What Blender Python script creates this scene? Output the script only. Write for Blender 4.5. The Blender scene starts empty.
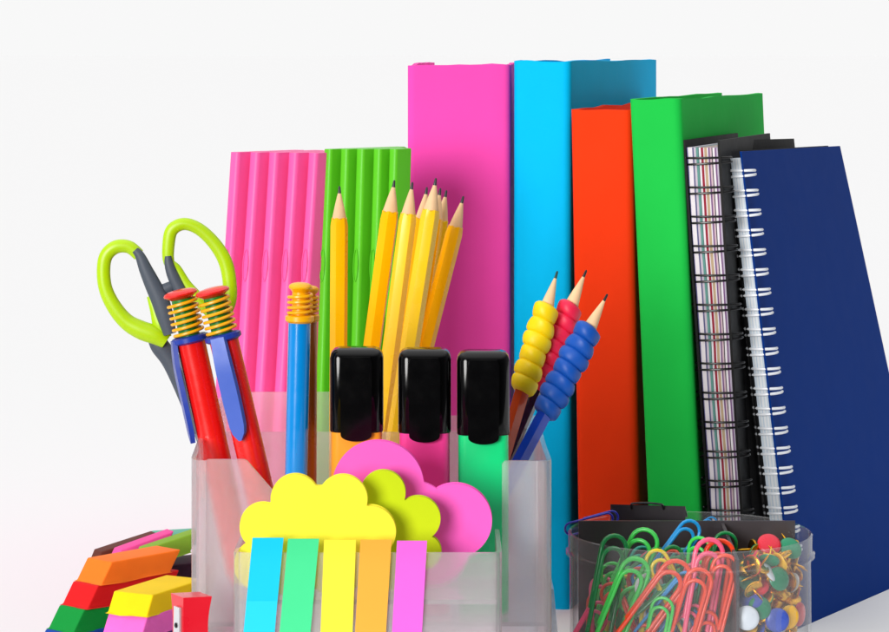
import bpy, bmesh, math, random
from mathutils import Vector, Matrix, noise
random.seed(7)
R = math.radians
sc = bpy.context.scene
col = sc.collection
K = 2800.0; CH = 0.326
def at(px, py, D):
    """point at distance D seen at photo pixel px,py"""
    return Vector(((px-444.5)*D/K, D, CH-(py-50)*D/K))
def X(px, D): return (px-444.5)*D/K
def lin(c):
    r = []
    for v in c:
        v /= 255.0
        r.append(v/12.92 if v <= .04045 else ((v+.055)/1.055)**2.4)
    return (r[0], r[1], r[2], 1)

# ------------------------------------------------------------ materials
MATS = {}
def plastic(name, rgb, rough=.35, spec=.5, bump=0., bscale=300., var=.06, sss=0., coat=0., metal=0., stretch=None, vscale=25.):
    if name in MATS: return MATS[name]
    m = bpy.data.materials.new(name); m.use_nodes = True; nt = m.node_tree; N = nt.nodes; L = nt.links
    p = N['Principled BSDF']
    tc = N.new('ShaderNodeTexCoord')
    src = tc.outputs['Object']
    if stretch:
        mp = N.new('ShaderNodeMapping'); mp.inputs['Scale'].default_value = stretch
        L.new(src, mp.inputs['Vector']); src = mp.outputs['Vector']
    no = N.new('ShaderNodeTexNoise'); no.inputs['Scale'].default_value = vscale; no.inputs['Detail'].default_value = 6
    L.new(src, no.inputs['Vector'])
    mr = N.new('ShaderNodeMapRange'); mr.inputs['From Min'].default_value = .3; mr.inputs['From Max'].default_value = .7
    mr.inputs['To Min'].default_value = 1-var*1.6; mr.inputs['To Max'].default_value = 1+var*.6
    L.new(no.outputs['Fac'], mr.inputs['Value'])
    c = lin(rgb)
    hs = N.new('ShaderNodeHueSaturation'); hs.inputs['Color'].default_value = c
    L.new(mr.outputs['Result'], hs.inputs['Value']); L.new(hs.outputs['Color'], p.inputs['Base Color'])
    mr2 = N.new('ShaderNodeMapRange'); mr2.inputs['From Min'].default_value = .3; mr2.inputs['From Max'].default_value = .7
    rv = 1. if rough < .45 else .25
    mr2.inputs['To Min'].default_value = max(.02, rough-.06*rv); mr2.inputs['To Max'].default_value = min(1, rough+.08*rv)
    n2 = N.new('ShaderNodeTexNoise'); n2.inputs['Scale'].default_value = 90; n2.inputs['Detail'].default_value = 4
    L.new(src, n2.inputs['Vector']); L.new(n2.outputs['Fac'], mr2.inputs['Value']); L.new(mr2.outputs['Result'], p.inputs['Roughness'])
    p.inputs['Specular IOR Level'].default_value = spec
    p.inputs['Metallic'].default_value = metal
    p.inputs['Coat Weight'].default_value = coat; p.inputs['Coat Roughness'].default_value = .08
    if sss:
        p.inputs['Subsurface Weight'].default_value = sss; p.inputs['Subsurface Scale'].default_value = .003
    if bump:
        n3 = N.new('ShaderNodeTexNoise'); n3.inputs['Scale'].default_value = bscale; n3.inputs['Detail'].default_value = 5
        L.new(src, n3.inputs['Vector'])
        b = N.new('ShaderNodeBump'); b.inputs['Strength'].default_value = bump; b.inputs['Distance'].default_value = .001
        L.new(n3.outputs['Fac'], b.inputs['Height']); L.new(b.outputs['Normal'], p.inputs['Normal'])
    MATS[name] = m; return m

def frosted(name, tint=(.99,.975,.99), haze=.36, rough=.24, clear=.42):
    m = bpy.data.materials.new(name); m.use_nodes = True; nt = m.node_tree; N = nt.nodes; L = nt.links
    N.clear(); out = N.new('ShaderNodeOutputMaterial')
    rf = N.new('ShaderNodeBsdfRefraction'); rf.inputs['IOR'].default_value = 1.25; rf.inputs['Roughness'].default_value = rough
    rf.inputs['Color'].default_value = (*tint, 1)
    tl = N.new('ShaderNodeBsdfTranslucent'); tl.inputs['Color'].default_value = (*[t*.95 for t in tint], 1)
    df = N.new('ShaderNodeBsdfDiffuse'); df.inputs['Color'].default_value = (*[t*.92 for t in tint], 1)
    tr = N.new('ShaderNodeBsdfTransparent'); tr.inputs['Color'].default_value = (*tint, 1)
    gl = N.new('ShaderNodeBsdfGlossy'); gl.inputs['Roughness'].default_value = .22
    fr = N.new('ShaderNodeFresnel'); fr.inputs['IOR'].default_value = 1.35
    a = N.new('ShaderNodeMixShader'); a.inputs[0].default_value = .7; L.new(tl.outputs[0], a.inputs[1]); L.new(df.outputs[0], a.inputs[2])
    b = N.new('ShaderNodeMixShader'); b.inputs[0].default_value = haze; L.new(rf.outputs[0], b.inputs[1]); L.new(a.outputs[0], b.inputs[2])
    c = N.new('ShaderNodeMixShader'); c.inputs[0].default_value = clear; L.new(b.outputs[0], c.inputs[1]); L.new(tr.outputs[0], c.inputs[2])
    ge = N.new('ShaderNodeNewGeometry'); om = N.new('ShaderNodeMath'); om.operation = 'SUBTRACT'; om.inputs[0].default_value = 1; L.new(ge.outputs['Backfacing'], om.inputs[1])
    fm = N.new('ShaderNodeMath'); fm.operation = 'MULTIPLY'; L.new(fr.outputs[0], fm.inputs[0]); L.new(om.outputs[0], fm.inputs[1])
    d = N.new('ShaderNodeMixShader'); L.new(fm.outputs[0], d.inputs[0]); L.new(c.outputs[0], d.inputs[1]); L.new(gl.outputs[0], d.inputs[2])
    L.new(d.outputs[0], out.inputs['Surface']); return m

def clearmat(name, haze=.05, tint=(.95,.96,.97)):
    m = bpy.data.materials.new(name); m.use_nodes = True; nt = m.node_tree; N = nt.nodes; L = nt.links
    N.clear(); out = N.new('ShaderNodeOutputMaterial')
    tc = N.new('ShaderNodeTexCoord'); no = N.new('ShaderNodeTexNoise'); no.inputs['Scale'].default_value = 60; L.new(tc.outputs['Object'], no.inputs['Vector'])
    bp = N.new('ShaderNodeBump'); bp.inputs['Strength'].default_value = .25; bp.inputs['Distance'].default_value = .001; L.new(no.outputs['Fac'], bp.inputs['Height'])
    tr = N.new('ShaderNodeBsdfTransparent'); tr.inputs['Color'].default_value = (*tint, 1)
    df = N.new('ShaderNodeBsdfDiffuse'); df.inputs['Color'].default_value = (.8,.8,.82,1)
    gl = N.new('ShaderNodeBsdfGlossy'); gl.inputs['Roughness'].default_value = .06; L.new(bp.outputs[0], gl.inputs['Normal'])
    fr = N.new('ShaderNodeFresnel'); fr.inputs['IOR'].default_value = 1.45; L.new(bp.outputs[0], fr.inputs['Normal'])
    a = N.new('ShaderNodeMixShader'); a.inputs[0].default_value = haze; L.new(tr.outputs[0], a.inputs[1]); L.new(df.outputs[0], a.inputs[2])
    ge = N.new('ShaderNodeNewGeometry'); om = N.new('ShaderNodeMath'); om.operation = 'SUBTRACT'; om.inputs[0].default_value = 1; L.new(ge.outputs['Backfacing'], om.inputs[1])
    fm = N.new('ShaderNodeMath'); fm.operation = 'MULTIPLY'; L.new(fr.outputs[0], fm.inputs[0]); L.new(om.outputs[0], fm.inputs[1])
    d = N.new('ShaderNodeMixShader'); L.new(fm.outputs[0], d.inputs[0]); L.new(a.outputs[0], d.inputs[1]); L.new(gl.outputs[0], d.inputs[2])
    L.new(d.outputs[0], out.inputs['Surface']); return m

# ------------------------------------------------------------ object helpers
def wloc(o):
    v = Vector((0,0,0))
    while o is not None: v += o.location; o = o.parent
    return v
def obj(name, bm, mat, parent=None, smooth=True, bevel=0., bseg=2, loc=None, angle=35):
    if bevel:
        es = [e for e in bm.edges if len(e.link_faces) == 2 and e.calc_face_angle(0) > R(30)]
        if es: bmesh.ops.bevel(bm, geom=es, offset=bevel, segments=bseg, profile=.6, affect='EDGES', clamp_overlap=True)
    bmesh.ops.recalc_face_normals(bm, faces=bm.faces)
    base = wloc(parent) if parent else (Vector(loc) if loc is not None else Vector((0,0,0)))
    bmesh.ops.translate(bm, verts=bm.verts, vec=-base)
    me = bpy.data.meshes.new(name); bm.to_mesh(me); bm.free()
    for p in me.polygons: p.use_smooth = smooth
    if smooth:
        try: me.set_sharp_from_angle(angle=R(angle))
        except Exception: pass
    me.materials.append(mat)
    o = bpy.data.objects.new(name, me); col.objects.link(o)
    if parent: o.parent = parent
    else: o.location = base
    return o
def tag(o, label=None, cat=None, group=None, kind=None):
    if label: o['label'] = label
    if cat: o['category'] = cat
    if group: o['group'] = group
    if kind: o['kind'] = kind
    return o
def thing(name, label, cat, loc, group=None):
    o = bpy.data.objects.new(name, None); col.objects.link(o); o.location = loc; o.empty_display_size = .02
    return tag(o, label, cat, group)
def hexa(bm, b, t, cuts=0):
    vs = [bm.verts.new(v) for v in list(b)+list(t)]
    for f in ((0,1,2,3),(4,5,6,7),(0,1,5,4),(1,2,6,5),(2,3,7,6),(3,0,4,7)): bm.faces.new([vs[i] for i in f])
def box(bm, a, b):
    x0,y0,z0 = a; x1,y1,z1 = b
    hexa(bm, [(x0,y0,z0),(x1,y0,z0),(x1,y1,z0),(x0,y1,z0)], [(x0,y0,z1),(x1,y0,z1),(x1,y1,z1),(x0,y1,z1)])
def frames(pts, closed=False):
    n = len(pts); T = []
    for i in range(n):
        a = pts[(i-1) % n] if (closed or i > 0) else pts[i]
        b = pts[(i+1) % n] if (closed or i < n-1) else pts[i]
        d = b-a
        T.append(d.normalized() if d.length > 1e-9 else Vector((0,0,1)))
    up = Vector((0,1,0)) if abs(T[0].y) < .9 else Vector((0,0,1))
    U = (up - T[0]*up.dot(T[0])).normalized(); out = []
    for i in range(n):
        U = (U - T[i]*U.dot(T[i])).normalized(); out.append((T[i], U, T[i].cross(U)))
    return out
def tube(bm, pts, rad, seg=12, closed=False, squash=1., cap=True, rot=0.):
    pts = [Vector(p) for p in pts]
    if not hasattr(rad, '__len__'): rad = [rad]*len(pts)
    F = frames(pts, closed); rings = []
    for p, r, (t, u, v) in zip(pts, rad, F):
        rings.append([bm.verts.new(p + (u*math.cos(2*math.pi*k/seg+rot)*squash + v*math.sin(2*math.pi*k/seg+rot))*r) for k in range(seg)])
    m = len(rings)
    for i in range(m if closed else m-1):
        a = rings[i]; b = rings[(i+1) % m]
        for k in range(seg): bm.faces.new((a[k], a[(k+1)%seg], b[(k+1)%seg], b[k]))
    if cap and not closed:
        bm.faces.new(rings[0][::-1]); bm.faces.new(rings[-1])
def lathe(bm, p0, d, prof, seg=24, rot=0.):
    """profile [(s, r)] along unit direction d from p0"""
    d = Vector(d).normalized(); tube(bm, [Vector(p0)+d*s for s, r in prof], [max(r,1e-5) for s, r in prof], seg, rot=rot)
def catmull(P, n=8, closed=False):
    P = [Vector(p) for p in P]; out = []; N = len(P)
    for i in range(N if closed else N-1):
        g = lambda j: P[j % N] if closed else P[max(0, min(N-1, j))]
        a, b, c, d = g(i-1), g(i), g(i+1), g(i+2)
        for k in range(n):
            t = k/n
            out.append(.5*((2*b)+(c-a)*t+(2*a-5*b+4*c-d)*t*t+(3*b-a-3*c+d)*t**3))
    if not closed: out.append(P[-1])
    return out
def prism_xz(bm, outline, y0, y1):
    a = [bm.verts.new((x, y0, z)) for x, z in outline]; b = [bm.verts.new((x, y1, z)) for x, z in outline]
    n = len(a); bm.faces.new(a); bm.faces.new(b[::-1])
    for i in range(n): bm.faces.new((a[i], a[(i+1)%n], b[(i+1)%n], b[i]))
def prism_z(bm, outline, z0, z1):
    a = [bm.verts.new((x, y, z0)) for x, y in outline]; b = [bm.verts.new((x, y, z1)) for x, y in outline]
    n = len(a); bm.faces.new(a[::-1]); bm.faces.new(b)
    for i in range(n): bm.faces.new((a[i], a[(i+1)%n], b[(i+1)%n], b[i]))

# ------------------------------------------------------------ setting
FLOOR_ALB = .846
mf = bpy.data.materials.new('white_paper_sweep'); mf.use_nodes = True
nt = mf.node_tree; nt.nodes.clear(); o_ = nt.nodes.new('ShaderNodeOutputMaterial'); d_ = nt.nodes.new('ShaderNodeBsdfDiffuse')
n_ = nt.nodes.new('ShaderNodeTexNoise'); n_.inputs['Scale'].default_value = 900; b_ = nt.nodes.new('ShaderNodeBump'); b_.inputs['Strength'].default_value = .03; b_.inputs['Distance'].default_value = .0005
nt.links.new(n_.outputs['Fac'], b_.inputs['Height']); nt.links.new(b_.outputs['Normal'], d_.inputs['Normal'])
d_.inputs['Color'].default_value = (FLOOR_ALB, FLOOR_ALB, FLOOR_ALB*1.005, 1); nt.links.new(d_.outputs[0], o_.inputs['Surface'])
bm = bmesh.new(); vs = [bm.verts.new(v) for v in ((-60,1.08,0),(60,1.08,0),(60,160,0),(-60,160,0))]; bm.faces.new(vs)
tag(obj('floor', bm, mf, smooth=False), kind='structure')

# ------------------------------------------------------------ ring binders
def binder(label, rgb, RF, phi, w, d, h, lean, seed, mat, cat='ring binder', rr=.0045):
    """RF = (x, y) of the right front bottom corner"""
    root = thing('ring_binder', label, cat, (RF[0], RF[1], 0), 'ring binders standing in a row')
    dd = Vector((math.sin(phi), math.cos(phi), 0)); uu = Vector((math.cos(phi), -math.sin(phi), 0)); tl = math.tan(lean); t = .0028
    def prof(off, rr):
        # from left cover far edge round the spine to right cover far edge, offset inwards by off
        P = [(-w+off, d)]
        for k in range(9): P.append((-w+off, d*(1-k/8.)*.93+.07*d*.5))
        r = max(rr-off, .0008)
        for k in range(7):
            a = math.pi + k/6.*math.pi/2
            P.append((-w+off+r+r*math.cos(a), off+r+r*math.sin(a)))
        for k in range(1, 8): P.append((-w+off+r+(w-2*off-2*r)*k/8., off))
        for k in range(7):
            a = 1.5*math.pi + k/6.*math.pi/2
            P.append((-off-r+r*math.cos(a), off+r+r*math.sin(a)))
        for k in range(9): P.append((-off, d*k/8.*.93+.07*d*.5))
        P.append((-off, d)); return P
    outer = prof(0, rr); inner = prof(t, rr); n = len(outer); bm = bmesh.new(); nz = 36; O = []; I = []
    def world(u, v, z):
        if z > 0: 
            z2 = z + .0011*noise.noise(Vector((u*60+seed, v*25, 3.1)))*(z/h)**6*1.6
        else: z2 = z
        q = noise.noise(Vector((u*22+seed*3, v*14, z*9)))*.0008 + noise.noise(Vector((u*50+seed, v*25, z*14)))*.00012
        p = Vector((RF[0], RF[1], 0)) + uu*u + dd*(v+q)
        p.x += -tl*z; p.z = z2; return p
    for j in range(nz+1):
        z = h*j/nz
        O.append([bm.verts.new(world(u, v, z)) for u, v in outer]); I.append([bm.verts.new(world(u, v, z)) for u, v in inner])
    for j in range(nz):
        for i in range(n-1):
            bm.faces.new((O[j][i], O[j][i+1], O[j+1][i+1], O[j+1][i])); bm.faces.new((I[j][i+1], I[j][i], I[j+1][i], I[j+1][i+1]))
        bm.faces.new((O[j][0], O[j+1][0], I[j+1][0], I[j][0])); bm.faces.new((O[j][-1], I[j][-1], I[j+1][-1], O[j+1][-1]))
    for i in range(n-1):
        bm.faces.new((O[-1][i], O[-1][i+1], I[-1][i+1], I[-1][i])); bm.faces.new((O[0][i+1], O[0][i], I[0][i], I[0][i+1]))
    obj('cover', bm, mat, root, angle=50)
    bm = bmesh.new(); B = []; T = []
    for (u, v) in ((-w+t+.002, .022), (-t-.002, .022), (-t-.002, d-.012), (-w+t+.002, d-.012)):
        for lst, z in ((B, .002), (T, h-.022)):
            p = Vector((RF[0], RF[1], 0))+uu*u+dd*v; p.x += -tl*z; p.z = z; lst.append(p)
    hexa(bm, B, T); obj('paper_block', bm, paper, root, smooth=False)
    return root
paper = plastic('white_paper', (236,236,232), .8, .2, bump=.3, bscale=600, stretch=(1,1,.05))
cl = dict(rough=.68, spec=.06, bump=.35, bscale=55, var=.02)
binder('tall pink ring binder with a wide spine, between the green files and the cyan binder', 0, (X(510.5,1.64), 1.64), R(2.6), .0605, .27, .3175, 0, 1, plastic('pink_binder', (244,76,178), **cl))
binder('tall bright cyan ring binder behind the shorter orange-red one', 0, (.0731, 1.63), R(15), .0345, .27, .3195, 0, 2, plastic('cyan_binder', (0,186,242), **cl))
binder('orange-red ring binder, shortest of the binders, between cyan and green', 0, (.112, 1.60), R(15), .036, .24, .292, R(1), 3, plastic('red_binder', (244,58,16), **cl))
binder('bright green ring binder leaning left against the orange-red binder', 0, (.1443, 1.56), R(17), .0293, .25, .2985, R(2.5), 4, plastic('green_binder', (30,190,72), **cl))

# ------------------------------------------------------------ slim files (pink, green)
def slim_file(px_t, px_b, py_t, D, pitch_px, mat, label, group, th=R(44), depth=.075):
    pitch = pitch_px*D/K; t = pitch*math.cos(th)*.92
    top = at(px_t, py_t, D); xb = X(px_b, D)   # px_b : x at photo row 400
    z400 = CH-350*D/K; sl = (top.x-xb)/(top.z-z400); x0 = top.x-sl*top.z
    root = thing('slim_file', label, 'file', (x0, D, 0), group)
    dd = Vector((math.sin(th), math.cos(th), 0)); uu = Vector((math.cos(th), -math.sin(th), 0))
    pr = [(0, depth)]; r = t*.36
    for k in range(6):
        a = math.pi+k/5.*math.pi/2; pr.append((r+r*math.cos(a), r+r*math.sin(a)))
    for k in range(6):
        a = 1.5*math.pi+k/5.*math.pi/2; pr.append((t-r+r*math.cos(a), r+r*math.sin(a)))
    pr.append((t, depth))
    bm = bmesh.new(); rings = []; NZ = 14
    for j in range(NZ+1):
        z = top.z*j/NZ; wob = noise.noise(Vector((px_t*.3, z*8, 0)))*.0005
        rings.append([bm.verts.new(Vector((x0+sl*z+wob, D, z))+uu*u+dd*v) for u, v in pr])
    n = len(pr)
    for j in range(NZ):
        for i in range(n): bm.faces.new((rings[j][i], rings[j][(i+1)%n], rings[j+1][(i+1)%n], rings[j+1][i]))
    bm.faces.new(rings[0][::-1]); bm.faces.new(rings[-1])
    body = obj('cover', bm, mat, root, angle=50)
    # thin raised oval finger pull on the spine
    bm = bmesh.new(); zc = CH-(265-50)*D/K; c = Vector((x0+sl*zc, D, zc))+uu*(t*.5)-dd*.0003
    P = []
    for k in range(28):
        a = 2*math.pi*k/28; P.append(c+uu*math.cos(a)*t*.27+Vector((sl,0,1))*math.sin(a)*.0088)
    tube(bm, P, .00034, 6, closed=True); obj('finger_pull', bm, mat, root)
fp = dict(rough=.42, spec=.4, var=.03, bump=.04, bscale=500)
mpk = plastic('pink_file_plastic', (250,92,168), **fp); mgn = plastic('green_file_plastic', (92,200,30), **fp)
ordw = ['leftmost', 'second from the left', 'middle one', 'second from the right', 'rightmost']
for i in range(5):
    slim_file(229+i*19.5, 213+i*19.8, 152+i*.2, 1.55-i*.002, 19.6, mpk, 'slim pink plastic file, %s of the five pink files' % ordw[i], 'slim pink files standing side by side', depth=.05)
for i in range(5):
    slim_file(323+i*16.3, 314+i*17, 149, 1.545-i*.002, 16.4, mgn, 'slim green plastic file, %s of the five green files' % ordw[i], 'slim green files standing side by side', depth=(.058,.046,.034,.024,.012)[i])

# ------------------------------------------------------------ spiral notebooks
black_card = plastic('black_card', (7,7,9), .55, .18, bump=.1, bscale=500, var=.1)
navy = plastic('navy_cover', (2,52,132), .62, .06, bump=.03, bscale=1500, var=.015)
def edge_pages(name, cols, xlo, xhi):
    m = bpy.data.materials.new(name); m.use_nodes = True; nt = m.node_tree; N = nt.nodes; L = nt.links; p = N['Principled BSDF']
    tc = N.new('ShaderNodeTexCoord'); at_ = N.new('ShaderNodeAttribute'); at_.attribute_name = 'leaf'
    no = N.new('ShaderNodeTexNoise'); no.inputs['Scale'].default_value = 16; L.new(tc.outputs['Object'], no.inputs['Vector'])
    sub = N.new('ShaderNodeMath'); sub.operation = 'MULTIPLY_ADD'; sub.inputs[1].default_value = .13; L.new(no.outputs['Fac'], sub.inputs[0])
    ad = N.new('ShaderNodeMath'); ad.operation = 'ADD'; ad.inputs[1].default_value = -.065; L.new(at_.outputs['Fac'], ad.inputs[0]); L.new(ad.outputs[0], sub.inputs[2])
    cr = N.new('ShaderNodeValToRGB'); cr.color_ramp.interpolation = 'CONSTANT'; E = cr.color_ramp.elements
    for i, (f, c) in enumerate(cols):
        e = E[i] if i < 2 else E.new(f); e.position = f; e.color = lin(c)
    L.new(sub.outputs[0], cr.inputs['Fac']); L.new(cr.outputs['Color'], p.inputs['Base Color']); p.inputs['Roughness'].default_value = .75
    wv = N.new('ShaderNodeMath'); wv.operation = 'SINE'; mu = N.new('ShaderNodeMath'); mu.operation = 'MULTIPLY'; mu.inputs[1].default_value = 190
    L.new(sub.outputs[0], mu.inputs[0]); L.new(mu.outputs[0], wv.inputs[0])
    b = N.new('ShaderNodeBump'); b.inputs['Strength'].default_value = .35; b.inputs['Distance'].default_value = .0006; L.new(wv.outputs[0], b.inputs['Height']); L.new(b.outputs[0], p.inputs['Normal'])
    return m
W=(232,226,232); G=(96,150,142); NV=(86,84,130); RD=(150,20,50); TN=(186,160,128); PU=(120,80,130); BK=(30,26,34)
pages_multi = edge_pages('coloured_page_edges', [(0,NV),(.03,W),(.17,NV),(.22,(200,190,205)),(.29,G),(.36,(70,110,110)),(.39,W),(.45,RD),(.53,W),(.56,TN),(.65,W),(.69,PU),(.74,(205,180,190)),(.80,BK),(.83,W),(.90,PU),(.95,(190,180,200))], 0, 1)
pages_white = edge_pages('white_page_edges', [(0,(222,234,246)),(.2,(240,246,250)),(.34,(208,224,240)),(.42,(244,248,252)),(.6,(222,234,244)),(.7,(244,248,252)),(.85,(214,228,242))], 0, 1)
def notebook(name, label, bl, br, tl_, tr_, zt, phib, phit, d, zfar, cov_l, cov_r, mat_cov, mat_pg, ring_mat, rows, ring_dx, group, covt=.0012, back=True):
    """bl/br = base left/right front (x,y); tl_/tr_ = top left/right front x; slab warps from base to top"""
    root = thing(name, label, 'notebook', (bl[0], bl[1], 0), group)
    def pt(s, v, f):       # s 0..1 across thickness, v depth metres, f 0..1 height
        x = (bl[0]+(br[0]-bl[0])*s)*(1-f)+(tl_+(tr_-tl_)*s)*f
        y = bl[1]+(br[1]-bl[1])*s
        ph = phib+(phit-phib)*f
        z = (zt+(zfar-zt)*v/d)*f
        return Vector((x+math.sin(ph)*v, y+math.cos(ph)*v, z))
    th = (br[0]-bl[0])
    def slab(s0, s1, v0, v1, f1, nf=20, leaf=False):
        bm = bmesh.new(); rows_ = []; ns = 12 if leaf else 1
        lay = bm.verts.layers.float.new('leaf') if leaf else None
        for j in range(nf+1):
            f = f1*j/nf; r = []
            per = [(s0+(s1-s0)*k/ns, v0) for k in range(ns+1)]+[(s1+(s0-s1)*k/ns, v1) for k in range(ns+1)]
            for s, v in per:
                q = pt(s, v, f)
                vv = bm.verts.new(q)
                if leaf: vv[lay] = (s-s0)/(s1-s0)
                r.append(vv)
            rows_.append(r)
        n = len(rows_[0])
        for j in range(nf):
            for i in range(n): bm.faces.new((rows_[j][i], rows_[j][(i+1)%n], rows_[j+1][(i+1)%n], rows_[j+1][i]))
        bm.faces.new(rows_[0][::-1]); bm.faces.new(rows_[-1]); return bm
    k = covt/th
    if back: obj('back_cover', slab(0, k*1.0, -.0012, d, 1.0), black_card, root, smooth=False)
    obj('front_cover', slab(1-k, 1, -.0012, d, 1.0), mat_cov, root)
    obj('pages', slab(k*1.3, 1-k*1.3, 0, d-.003, .985, leaf=True), mat_pg, root, smooth=False)
    for f in rows:
        a = pt(0, .006, f); b = pt(1, .006, f); c = (a+b)/2; hw = (b-a).length/2+ring_dx; bm = bmesh.new()
        ph = phib+(phit-phib)*f; dv = Vector((math.sin(ph), math.cos(ph), 0)); uv = (b-a).normalized()
        lead = Vector((pt(.5,0,min(1,f+.01))-pt(.5,0,f-.01))).normalized()
        for s in (-1, 1):
            P = []
            for q in range(21):
                an = R(-25)+q/20.*R(230)
                P.append(c+uv*math.cos(an)*hw-dv*(math.sin(an)*.0088-.0012)+lead*(s*.00165+.0012*(q/20.-.5)*s+.0006*math.cos(an)))
            tube(bm, P, .00062 if ring_mat.name == 'black_wire' else .00078, 7)
        obj('wire_ring', bm, ring_mat, root)
    return root
black_wire = plastic('black_wire', (12,12,14), .3, .5); white_wire = plastic('white_wire', (240,244,250), .3, .5)
zt1 = CH-90*1.565/K
def rowf(ys, D, zt): return [max(.01, (CH-(y-50)*D/K)/zt) for y in ys]
notebook('spiral_notebook', 'black-covered spiral notebook with thick multicoloured page edges and black wire rings', (.1518,1.565), (.1705,1.560), .1333, .1536, zt1, R(18), R(18), .14, zt1, 0, 0, black_card, pages_multi, black_wire, rowf([161+29.4*i for i in range(13)]+[543], 1.56, zt1), .0042, 'spiral notebooks leaning against the green binder')
zt2 = CH-91*1.575/K
notebook('spiral_notebook', 'plain black notebook squeezed between the coloured-edge notebook and the navy one', (.1722,1.580), (.1872,1.586), .1548, .1598, zt2, R(20), R(20), .17, zt2-.004, 0, 0, black_card, black_card, black_wire, [], .002, 'spiral notebooks leaning against the green binder')
zt3 = CH-101*1.585/K
notebook('spiral_notebook', 'large navy blue spiral notebook with white wire rings, farthest right', (.1888,1.583), (.1992,1.577), .1600, .1676, zt3, R(31), R(23.5), .205, .2655, 0, 0, navy, pages_white, white_wire, rowf([173+19.75*i for i in range(19)]+[548], 1.585, zt3), .0040, 'spiral notebooks leaning against the green binder')

# ------------------------------------------------------------ desk organiser (frosted)
fro = frosted('frosted_plastic')
BF = .068
org = thing('desk_organiser', 'translucent frosted plastic desk organiser holding pens, pencils, markers and cloud notes', 'desk organiser', (-.033, 1.25, 0))
x0, x1 = X(190,1.25), X(552,1.25); T = .0022
def polyxz(pts, D): return [(X(a, D), (0. if b == 0 else CH-(b-50)*D/K)) for a, b in pts]
bm = bmesh.new()
prism_xz(bm, polyxz([(206,0.0),(206,461),(208,459.5),(244,459.5),(247,461),(286,506),(296,558),(498,558),(502,550),(502,464),(505,461),(538,461),(538,0.0)], 1.25), 1.25, 1.25+T)
obj('front_panel', bm, fro, org, bevel=.0004)
def sidewall(xa, sgn, ztf, ztb, Db):
    # wall with a rounded front corner, height changes towards the back
    bm = bmesh.new(); rc = (X(206,1.25)-x0); P = []
    for k in range(7):
        a = k/6.*math.pi/2; P.append((rc-rc*math.sin(a), rc-rc*math.cos(a)))
    for k in range(1, 9): P.append((0, rc+(Db-1.25-rc)*k/8.))
    ro = []
    for i, (u, v) in enumerate(P):
        j = min(i, 6); a = j/6.*math.pi/2; n = Vector((-math.sin(a), -math.cos(a)))
        f = v/(Db-1.25); zt = ztf+(ztb-ztf)*min(1, f*2.2)
        outp = (u, v); inn = (u-n.x*T, v-n.y*T)
        q = []
        for (uu_, vv_) in (outp, inn):
            for z in (0, zt): q.append(bm.verts.new((xa+sgn*uu_, 1.25+vv_, z)))
        ro.append(q)
    for i in range(len(ro)-1):
        a, b = ro[i], ro[i+1]
        for (p, q) in ((0,1),(1,3),(3,2),(2,0)): bm.faces.new((a[p], a[q], b[q], b[p]))
    bm.faces.new((ro[0][0],ro[0][1],ro[0][3],ro[0][2])); bm.faces.new((ro[-1][0],ro[-1][1],ro[-1][3],ro[-1][2]))
    obj('side_wall', bm, fro, org, angle=40)
sidewall(x0, 1, CH-411*1.25/K, .1505, 1.43)
sidewall(x1, -1, CH-411*1.25/K, .139, 1.43)
bm = bmesh.new(); prism_xz(bm, [(x0+.0005,0),(x0+.0005,.1512),(X(345,1.43),.1512),(X(352,1.43),.139),(x1-.0005,.139),(x1-.0005,0)], 1.4305, 1.4325); obj('back_wall', bm, fro, org, bevel=.0004)
bm = bmesh.new(); box(bm, (x0+T+.0003, 1.352, BF+.0025), (x1-T-.0003, 1.354, .1415)); obj('divider', bm, fro, org, bevel=.0004)
bm = bmesh.new(); box(bm, (x0+T+.0003, 1.2535, BF), (x1-T-.0003, 1.4300, BF+.002)); obj('floor_plate', bm, fro, org, bevel=.0003)
# front tray
tx0, tx1 = X(233,1.19), X(502,1.19); tz = CH-503*1.19/K; rc = .0045
bm = bmesh.new(); P = [(tx0, 1.2492)]
for k in range(7):
    a = k/6.*math.pi/2; P.append((tx0+rc-rc*math.cos(a), 1.19+rc-rc*math.sin(a)))
for k in range(7):
    a = k/6.*math.pi/2; P.append((tx1-rc+rc*math.sin(a), 1.19+rc-rc*math.cos(a)))
P.append((tx1, 1.2492)); Q = [(tx0+.002, 1.2492)]; r2 = rc-.002
for k in range(7):
    a = k/6.*math.pi/2; Q.append((tx0+rc-r2*math.cos(a), 1.19+rc-r2*math.sin(a)))
for k in range(7):
    a = k/6.*math.pi/2; Q.append((tx1-rc+r2*math.sin(a), 1.19+rc-r2*math.cos(a)))
Q.append((tx1-.002, 1.2492)); prism_z(bm, P+Q[::-1], 0, tz); obj('front_tray', bm, fro, org, angle=40)
bm = bmesh.new(); box(bm, (tx0+.0023, 1.1925, .090), (tx1-.0023, 1.2492, .092)); obj('tray_floor', bm, fro, org)
bm = bmesh.new(); hexa(bm, [(x1+.0003,1.262,0),(x1+.009,1.262,0),(x1+.009,1.42,0),(x1+.0003,1.42,0)], [(x1+.0003,1.262,.083),(x1+.0012,1.262,.083),(x1+.0012,1.42,.083),(x1+.0003,1.42,.083)]); obj('foot', bm, fro, org, bevel=.0003)

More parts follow.
